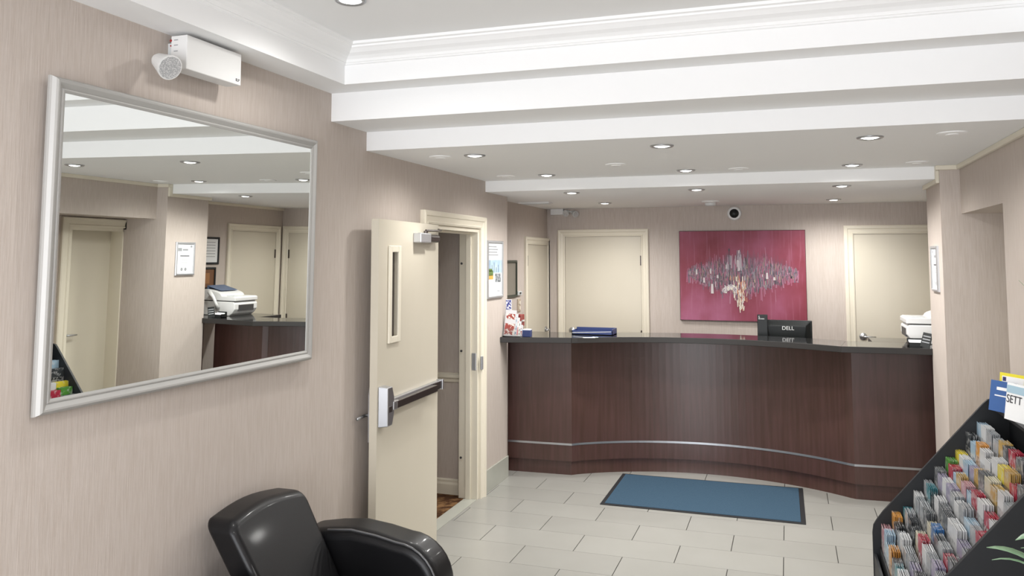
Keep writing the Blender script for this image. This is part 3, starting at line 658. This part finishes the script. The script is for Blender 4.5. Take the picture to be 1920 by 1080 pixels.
B().box(-.262, -.178, 7.30, 7.34, .76, 1.322).build('body', M_black, bx_, bevel=.004)
text('S', .026, 'lettering', M_whitep, bx_, (-.246, 7.2992, 1.293), (1, 0, 0), (0, 0, 1), .0006)
text('Screen', .018, 'lettering', M_whitep, bx_, (-.228, 7.2992, 1.283), (1, 0, 0), (0, 0, 1), .0006)
# flat blue tray
tr = thing('document_tray', 'dark blue document tray lying on the counter before the door', 'tray', (-1.53, 6.80, ZG))
b = B().box(-1.75, -1.40, 6.74, 6.92, ZG, ZG+.006).box(-1.75, -1.40, 6.74, 6.746, ZG, ZG+.035).box(-1.75, -1.40, 6.914, 6.92, ZG, ZG+.05).box(-1.75, -1.744, 6.74, 6.92, ZG, ZG+.035).box(-1.406, -1.40, 6.74, 6.92, ZG, ZG+.05)
b.build('tray_body', M_blue, tr)
b = B(); b.add([(-1.745, 6.739, ZG+.012), (-1.745, 6.739, ZG+.019), (-1.41, 6.739, ZG+.033), (-1.41, 6.739, ZG+.028), (-1.745, 6.738, ZG+.012), (-1.745, 6.738, ZG+.019), (-1.41, 6.738, ZG+.033), (-1.41, 6.738, ZG+.028)],
               [(0, 1, 2, 3), (7, 6, 5, 4), (0, 4, 5, 1), (1, 5, 6, 2), (2, 6, 7, 3), (3, 7, 4, 0)]); b.build('tray_stripe', M_steelp, tr)
# leaflet holder
lhd = thing('leaflet_holder', 'clear holder of red and white travel leaflets at the left end of the counter', 'leaflet holder', (-2.17, 6.40, ZG))
B().box(-2.243, -2.09, 6.375, 6.45, ZG, ZG+.004).box(-2.243, -2.09, 6.375, 6.378, ZG, ZG+.07).box(-2.243, -2.09, 6.447, 6.45, ZG, ZG+.20).build('holder', M_clear, lhd)
lc = [((.60, .60, .62), (.30, .05, .04)), ((.62, .64, .66), (.20, .30, .42)), ((.72, .70, .68), (.60, .20, .22)), ((.66, .68, .70), (.14, .20, .16))]
for k in range(5):
    c1, c2 = lc[k % 4]; mm = [mat('leaflet_%d' % k, c1, .35), mat('leaflet_print_%d' % k, c2, .35, noise=((50, 50, 50), (.7, .66, .62), .5, .56))]
    b = B(); x0_ = -2.240+.013*k; hh = .222-.030*k; y_ = 6.385+.011*k
    b.box(x0_, x0_+.095, y_, y_+.003, ZG+.006, ZG+hh); b.cur = 1
    b.box(x0_+.004, x0_+.091, y_-.0008, y_, ZG+.02, ZG+hh*.5).box(x0_+.010, x0_+.085, y_-.0008, y_, ZG+hh*.66, ZG+hh*.86); tilt(b, (x0_, y_, ZG), 'X', -.10); tilt(b, (x0_, y_, ZG), 'Y', .08)
    b.build('leaflet', mm, lhd)
sg = thing('blue_sign', 'narrow blue and white sign standing behind the leaflet holder', 'sign', (-2.22, 6.47, ZG))
b = B().box(-2.247, -2.197, 6.47, 6.476, ZG, ZG+.30); b.cur = 1
b.box(-2.245, -2.199, 6.469, 6.47, ZG+.18, ZG+.295)
b.build('sign_face', [M_paper, mat('blue_print', (.04, .05, .24), .5, noise=((70, 70, 70), (.7, .7, .78), .5, .54))], sg)
cb = thing('card_box', 'small blue card box beside the leaflet holder', 'card box', (-2.045, 6.42, ZG))
B().box(-2.080, -2.010, 6.40, 6.45, ZG, ZG+.055).build('body', M_blue, cb, bevel=.003)
B().box(-2.076, -2.014, 6.404, 6.446, ZG+.055, ZG+.062).build('cards', M_paper, cb)
# printer
pr_ = thing('printer', 'white multifunction fax printer at the right end of the counter', 'printer', (1.05, 6.95, ZG))
PY0, PY1 = 6.80, 7.16
b = B().prism([(.90, ZG), (1.30, ZG), (1.30, ZG+0.1403), (.852, ZG+0.1403), (.835, ZG+0.1220), (.835, ZG+0.0671), (.865, ZG+0.0244)], 1, PY0, PY1); b.build('lower_body', M_whitep, pr_, bevel=.008, seg=3)
pts = [(.832, ZG+0.1488), (1.30, ZG+0.1488), (1.30, ZG+0.2501)]+[(1.30-.0-.30*math.sin(a), ZG+0.1952+.067*math.cos(a)) for a in [i*PI/2/8 for i in range(2, 9)]]+[(.99, ZG+0.1928), (.85, ZG+0.1928), (.832, ZG+0.1830)]
B().prism(pts, 1, PY0, PY1).build('scanner_lid', M_whitep, pr_, bevel=.006, seg=3)
B().box(.86, 1.29, PY0+.006, PY1-.006, ZG+0.1403, ZG+0.1488).build('lid_gap', M_slot, pr_)
B().prism([(.834, ZG+0.0488), (.8335, ZG+0.1098), (.90, ZG+0.1098), (.90, ZG+0.0488)], 1, PY0+.06, PY1-.06).build('paper_slot', M_slot, pr_)
b = B(); b.tube([(1.02, PY0-.022, ZG+0.0732), (1.03, PY0-.04, ZG+0.1220), (1.06, PY0-.045, ZG+0.1830), (1.12, PY0-.03, ZG+0.2318)], [.022, .016, .016, .024], 10); b.build('handset', M_whitep, pr_, smooth=True)
b = B(); b.add([(1.05, PY0+.05, ZG+0.2440), (1.22, PY0+.05, ZG+0.2867), (1.22, PY1-.05, ZG+0.2867), (1.05, PY1-.05, ZG+0.2440), (1.05, PY0+.05, ZG+0.2477), (1.22, PY0+.05, ZG+0.2928), (1.22, PY1-.05, ZG+0.2928), (1.05, PY1-.05, ZG+0.2477)],
               [(3, 2, 1, 0), (4, 5, 6, 7), (0, 1, 5, 4), (1, 2, 6, 5), (2, 3, 7, 6), (3, 0, 4, 7)])
b.box(1.20, 1.22, PY0+.05, PY1-.05, ZG+0.2318, ZG+0.2879); b.build('paper_support', mat('steel_blue_plastic', (.09, .13, .22), .4), pr_)
B().box(.87, .96, PY0+.03, PY0+.15, ZG+0.1928, ZG+0.2001).build('control_panel', M_greyp, pr_, bevel=.002)
# card holders
ch = thing('card_holder', 'low black holder with white business cards before the printer', 'card holder', (.85, 6.62, ZG))
b = B().box(.815, .915, 6.58, 6.585, ZG, ZG+.030).box(.815, .915, 6.585, 6.66, ZG, ZG+.006).box(.815, .915, 6.66, 6.665, ZG, ZG+.055).box(.815, .819, 6.58, 6.665, ZG, ZG+.035).box(.911, .915, 6.58, 6.665, ZG, ZG+.035)
b.build('holder', M_black, ch)
b = B().box(.822, .908, 6.588, 6.60, ZG+.008, ZG+.045).box(.822, .908, 6.62, 6.63, ZG+.008, ZG+.060); tilt(b, (.86, 6.59, ZG+.01), 'X', -.35); b.build('cards', M_paper, ch)
ds = thing('desk_sign', 'tilted black card display with grey lettering beside the business cards', 'sign', (.925, 6.62, ZG))
b = B().box(.885, .950, 6.56, 6.57, ZG, ZG+.11); tilt(b, (.92, 6.565, ZG), 'X', -.25); tilt(b, (.92, 6.565, ZG), 'Z', -.45); tilt(b, (.9, 6.565, ZG), 'Y', .18); b.build('display_face', M_black, ds, bevel=.002)
b = B()
for k in range(3): b.box(.892, .943, 6.558, 6.56, ZG+.035+.022*k, ZG+.043+.022*k)
tilt(b, (.92, 6.565, ZG), 'X', -.25); tilt(b, (.92, 6.565, ZG), 'Z', -.45); tilt(b, (.9, 6.565, ZG), 'Y', .18); b.build('printed_lines', M_grey, ds)
B().box(.90, .945, 6.57, 6.63, ZG, ZG+.012).build('foot', M_black, ds)

# ------------------------------------------------------------------ leather armchair, back to the left wall
ac = thing('armchair', 'black leather tub armchair against the wall below the mirror', 'armchair', (-1.75, 2.93, 0))
def soft(name, b, parent, bev=.03, mt_=None):
    o = b.build(name, mt_ or M_leather, parent, smooth=True)
    q = o.modifiers.new('bevel', 'BEVEL'); q.width = bev; q.segments = 5; q.limit_method = 'ANGLE'; q.angle_limit = math.radians(35)
    q = o.modifiers.new('wn', 'WEIGHTED_NORMAL'); q.keep_sharp = False
    return o
# back: leaning slab, outline in y-z, sheared towards the wall with height
def lean(b, z0, k, kx=0):
    b.v = [(x-(z-z0)*k*(1 if z > z0 else 0)+kx*abs(y-2.92)**2, y, z) for x, y, z in b.v]; return b
def outline_back(y0, y1, zb, zt, rnd_):
    pts = [(y0+.035, zb), (y1-.035, zb)]
    for i in range(7): a = i/6*PI/2; pts.append((y1-rnd_+rnd_*math.sin(PI/2-a+0)*1.0 if False else y1-rnd_+rnd_*math.cos(a), zt-rnd_+rnd_*math.sin(a)))
    n = 8
    for i in range(1, n): pts.append((y1-rnd_+(y0+rnd_-(y1-rnd_))*i/n, zt+.018*math.sin(PI*i/n)))
    for i in range(7): a = PI/2+i/6*PI/2; pts.append((y0+rnd_+rnd_*math.cos(a), zt-rnd_+rnd_*math.sin(a)))
    return pts
b = B().prism(outline_back(2.685, 3.195, .22, .790, .05), 0, -1.851, -1.711); lean(b, .22, .60); soft('backrest', b, ac, .03)
b = B(); yb0, yb1 = 2.655, 3.20
pp = [(2.708, .44)]+[(y, z) for y, z in outline_back(2.708, 3.172, .40, .766, .035)][5:][::-1]
b.tube([(-1.836-(z-.42)*.62, y, z) for y, z in pp], .004, 6); b.build('back_piping', M_piping, ac, smooth=True)
# arms: side outline in x-z, rounded nose
def arm_outline(x0, x1, zt):
    R_ = .20; pts = [(x0, .10), (x1-.04, .10)]
    pts += [(x1-.02, .22), (x1, .36)]
    for i in range(9): a = i/8*PI/2; pts.append((x1-R_+R_*math.cos(a), zt-.03-R_+R_*math.sin(a)))
    pts += [(x1-.30, zt-.012), (x1-.42, zt), (x1-.54, zt-.012), (x0, zt-.04)]
    return pts
for y0_, y1_, _s in ((3.20, 3.40, 3.235), (2.455, 2.635, 2.62)):
    b = B().prism(arm_outline(-2.10, -1.405, .632), 1, y0_, y1_)
    soft('armrest', b, ac, .05)
    ol = arm_outline(-2.10, -1.405, .632)[3:-1]; yy = y0_+.006 if y0_ > 3 else y1_-.006
    b = B().tube([(x+(-1.72-x)*.022, yy, z-.004) for x, z in ol], .0045, 6); b.build('arm_piping', M_piping, ac, smooth=True)
b = B().prism([(-1.90, .30), (-1.42, .30), (-1.385, .36), (-1.39, .43), (-1.43, .455), (-1.86, .445)], 1, 2.69, 3.195); soft('seat_cushion', b, ac, .03)
soft('seat_base', B().box(-2.05, -1.41, 2.60, 3.33, .10, .30), ac, .02)
for x in (-2.0, -1.46):
    for y in (2.56, 3.30): B().lathe((x, y, 0), [(.016, 0), (.026, .10)], 12).build('leg', M_wleg, ac)

# ------------------------------------------------------------------ brochure rack with its brochures
rk = thing('brochure_rack', 'black tiered brochure rack packed with leaflets along the right wall', 'rack', (.72, 4.22, 0))
RY0, RY1 = 3.60, 4.86; RX0 = .392; RXT = .93; SL = 1.2
def zl(x): return .455+SL*(x-.446)
def side_pts():
    pts = [(1.070, 0), (1.070, 1.075), (.985, 1.075), (.962, 1.070), (.94, zl(.94))]
    pts += [(.446, zl(.446)), (.415, .41), (.398, .38), (RX0, .34), (RX0, 0)]
    return pts
for y in (RY0, RY1-.018): B().prism(side_pts(), 1, y, y+.018).build('side_panel', M_mblack, rk, bevel=.002)
NT = 10; TP = .052
B().box(1.055, 1.070, RY0+.019, RY1-.019, .0, 1.07).build('back_panel', M_mblack, rk)
B().box(RX0+.004, RX0+.016, RY0+.019, RY1-.019, 0, .235).build('front_panel', M_mblack, rk)
B().box(.975, 1.054, RY0+.019, RY1-.019, 1.03, 1.045).build('top_shelf', M_mblack, rk)
tier = []
for k in range(NT):
    x = .425+TP*k; zt = zl(x)-.035; tier.append((x, zt))
    b = B().box(x, x+.004, RY0+.019, RY1-.019, zt-.205, zt-.125).box(x+.004, x+TP+.0, RY0+.019, RY1-.019, zt-.205, zt-.199)
    b.build('tier_shelf', M_mblack, rk)
pal = [('white', (.68, .69, .70), (.62, .62, .62)), ('silver grey', (.36, .38, .40), (.55, .55, .55)), ('slate grey', (.13, .14, .15), (.42, .42, .42)), ('pale blue', (.36, .50, .62), (.66, .68, .70)), ('deep blue', (.03, .14, .36), (.5, .52, .56)),
       ('crimson', (.42, .03, .06), (.62, .55, .55)), ('pink', (.52, .28, .31), (.6, .55, .56)), ('yellow', (.72, .60, .05), (.16, .22, .34)), ('orange', (.62, .28, .05), (.62, .5, .42)), ('green', (.08, .26, .04), (.4, .42, .34)),
       ('teal', (.06, .22, .26), (.4, .45, .46)), ('lavender', (.33, .30, .42), (.5, .5, .52)), ('cream', (.62, .58, .44), (.5, .45, .36)), ('charcoal', (.04, .045, .05), (.30, .30, .30)), ('ochre', (.50, .33, .10), (.3, .24, .16))]
wts = [16, 16, 10, 6, 2, 6, 4, 3, 2, 3, 3, 5, 4, 7, 3]
LM = []
for i, (nm, c1, c2) in enumerate(pal):
    c1 = tuple(c*.78 for c in c1); c2 = tuple(c*.72 for c in c2)
    m1 = mat('brochure_%s_cover' % nm.replace(' ', '_'), c1, .3, noise=((38, 38, 38), tuple(min(1, c*.55+.22) for c in c1), .52, .60))
    m2 = mat('brochure_%s_body' % nm.replace(' ', '_'), c2, .35, noise=((55, 55, 55), tuple(c*.45 for c in c1), .48, .58))
    LM.append((m1, m2))
meshes = {}
def leaf_mesh(i, hgt, wd):
    key = (i, hgt, wd)
    if key not in meshes:
        b = B(); t_ = .0026; hb = hgt*.68
        b.cur = 1; b.box(0, t_, 0, wd, 0, hb); b.cur = 0; b.box(0, t_, 0, wd, hb, hgt)
        me = bpy.data.meshes.new('brochure'); me.from_pydata(b.v, [], b.f); me.materials.append(LM[i][0]); me.materials.append(LM[i][1])
        for p, mi in zip(me.polygons, b.m): p.material_index = mi
        meshes[key] = me
    return meshes[key]
rb = random.Random(5); NP = 11; pitch_y = (RY1-RY0-.038)/NP
ordn = ['first', 'second', 'third', 'fourth', 'fifth', 'sixth', 'seventh', 'eighth', 'ninth', 'tenth', 'eleventh']
fixed = {(0, 10): 6, (1, 10): 8}
for k, (x, zt) in enumerate(tier):
    for j in range(NP):
        ci = rb.choices(range(len(pal)), wts)[0]
        if (k, j) in fixed: ci = fixed[(k, j)]
        y = RY0+.019+pitch_y*j+rb.uniform(.0, .003)
        n = rb.choice((5, 6, 7, 8, 9)); hgt = rb.choice((.170, .182, .194, .202)); wd = .1085 if rb.random() < .8 else .104
        e = bpy.data.objects.new('brochure_stack', None); C.objects.link(e); e.location = (x+.006, y, zt-.198); e.empty_display_size = .03
        e['label'] = '%s brochures, %s tier up, %s pocket from the counter end' % (pal[ci][0], ordn[k], ordn[NP-1-j])
        e['category'] = 'brochures'; e['group'] = 'brochure stacks in the black rack'
        le = rb.uniform(.01, .05); sp = .040/n; xx = .001
        for q in range(n):
            l = bpy.data.objects.new('brochure', leaf_mesh(ci, hgt, wd)); C.objects.link(l); l.parent = e
            l.location = (xx, rb.uniform(-.0015, .0015), 0.0005+rb.uniform(0, .003)); l.rotation_euler = (rb.uniform(-.012, .012), le+rb.uniform(-.012, .012)+.002*q, 0)
            xx += sp
# leaflets standing along the top shelf
ms = thing('magazine', 'blue leaflet standing on top of the brochure rack', 'leaflet', (1.0, 4.60, 1.045))
b = B(); b.box(.985, .990, 4.55, 4.70, 1.045, 1.195); b.cur = 1; b.box(.9842, .985, 4.58, 4.66, 1.15, 1.165).box(.9842, .985, 4.58, 4.67, 1.12, 1.126); tilt(b, (.985, 4.6, 1.045), 'Y', .16)
tilt(b, (.985, 4.6, 1.045), 'Z', .55)
b.build('cover', [mat('blue_cover', (.05, .12, .32), .3), M_paper], ms)
m2_ = thing('magazine', 'yellow bordered card standing behind the blue leaflet on the rack', 'leaflet', (1.03, 4.62, 1.045))
M_yel = mat('yellow_border', (.75, .66, .05), .4)
b = B(); b.box(1.015, 1.018, 4.52, 4.68, 1.045, 1.235); b.cur = 1; b.box(1.0142, 1.015, 4.535, 4.665, 1.06, 1.220); b.cur = 2; b.box(1.0134, 1.0142, 4.55, 4.65, 1.13, 1.18).box(1.0134, 1.0142, 4.64, 4.66, 1.195, 1.215)
tilt(b, (1.015, 4.6, 1.045), 'Y', .10); tilt(b, (1.015, 4.6, 1.045), 'Z', .55)
b.build('cover', [M_yel, M_paper, mat('navy_print', (.03, .03, .12), .5)], m2_)
m3_ = thing('magazine', 'white tourist magazine with large dark letters on top of the rack', 'magazine', (1.0, 4.36, 1.045))
b = B(); b.box(.985, .995, 4.24, 4.46, 1.045, 1.215); b.cur = 1; b.box(.9842, .985, 4.24, 4.46, 1.17, 1.205); b.cur = 2; b.box(.9842, .985, 4.24, 4.28, 1.05, 1.13)
tilt(b, (.985, 4.36, 1.045), 'Y', .14); tilt(b, (.985, 4.36, 1.045), 'Z', .35)
b.build('cover', [M_paper, mat('sky_print', (.35, .50, .60), .4), mat('red_print', (.30, .04, .05), .4)], m3_)
Rz = Matrix.Rotation(.35, 3, 'Z'); Ry = Matrix.Rotation(.14, 3, 'Y'); pvv = Vector((.985, 4.36, 1.045))
text('SETT', .052, 'lettering', M_dkprint, m3_, Rz@(Ry@(Vector((.9836, 4.455, 1.125))-pvv))+pvv, Rz@Vector((0, -1, 0)), Rz@(Ry@Vector((0, 0, 1))), .0004, 'LEFT')

# ------------------------------------------------------------------ potted plant by the rack
pp_ = thing('potted_plant', 'pale green strap-leaved potted plant before the brochure rack', 'plant', (.86, 3.22, 0))
B().lathe((.88, 3.22, 0), [(.10, 0), (.12, .02), (.155, .36), (.165, .37), (.165, .40), (.15, .40), (.145, .37)], 28).build('pot', M_pot, pp_, smooth=False)
B().lathe((.88, 3.22, 0), [(.143, .36), (.143, .372), (.01, .38)], 24).build('soil', M_soil, pp_)
B().tube([(.88, 3.22, .37), (.885, 3.21, .55), (.895, 3.20, .78), (.89, 3.19, 1.0), (.90, 3.19, 1.5)], [.022, .020, .018, .016, .010]).build('cane', M_wleg, pp_, smooth=True)
def strap(p0, p1, sag, wd, name='leaf', lift=.0):
    p0, p1 = Vector(p0), Vector(p1); n = 10; vs = []; fs = []
    side = (p1-p0).cross(Vector((0, 0, 1))).normalized()
    side = (side+Vector((0, 0, .55))).normalized()
    for i in range(n+1):
        t_ = i/n; p = p0.lerp(p1, t_)+Vector((0, 0, sag*4*t_*(1-t_)))
        w_ = wd*(math.sin(PI*min(1, (t_*.8+.2))))**.8+.0004; up_ = Vector((0, 0, .0012))
        vs += [p-side*w_, p-Vector((0, 0, .18*w_)), p+side*w_, p-side*w_+up_, p-Vector((0, 0, .18*w_))+up_, p+side*w_+up_]
    for i in range(n):
        a = i*6; c = a+6
        fs += [(a, a+1, c+1, c), (a+1, a+2, c+2, c+1), (a+3, c+3, c+4, a+4), (a+4, c+4, c+5, a+5), (a, c, c+3, a+3), (a+2, a+5, c+5, c+2)]
    fs += [(0, 3, 4, 1), (1, 4, 5, 2)]
    return B().add(vs, fs).build(name, M_leafg, pp_, smooth=True)
base = (.895, 3.2, .80)
strap((.88, 3.18, .66), (.594, 3.1, .853), .055, .017)
strap((.88, 3.17, .63), (.608, 3.1, .815), .065, .0055)
strap((.90, 3.2, .82), (.678, 3.1, .885), .045, .020)
strap((.90, 3.2, .80), (.688, 3.08, .868), .02, .004)
strap((.90, 3.19, 1.48), (.722, 3.1, 1.727), .015, .006)
rp = random.Random(2)
for k in range(22):
    a = rp.uniform(-1.9, 1.9); z = rp.uniform(.55, 1.45); L_ = rp.uniform(.16, .30)
    ex = .90+L_*math.cos(a)*.8
    if ex > 1.05: ex = 1.05-rp.uniform(0, .05)
    ey = 3.2+L_*math.sin(a)
    if ey > 3.56: ey = 3.55
    if ex < .80: ex = .80
    strap((.895, 3.2, z), (ex, ey, z+rp.uniform(.0, .16)), rp.uniform(.02, .07), rp.uniform(.008, .016))
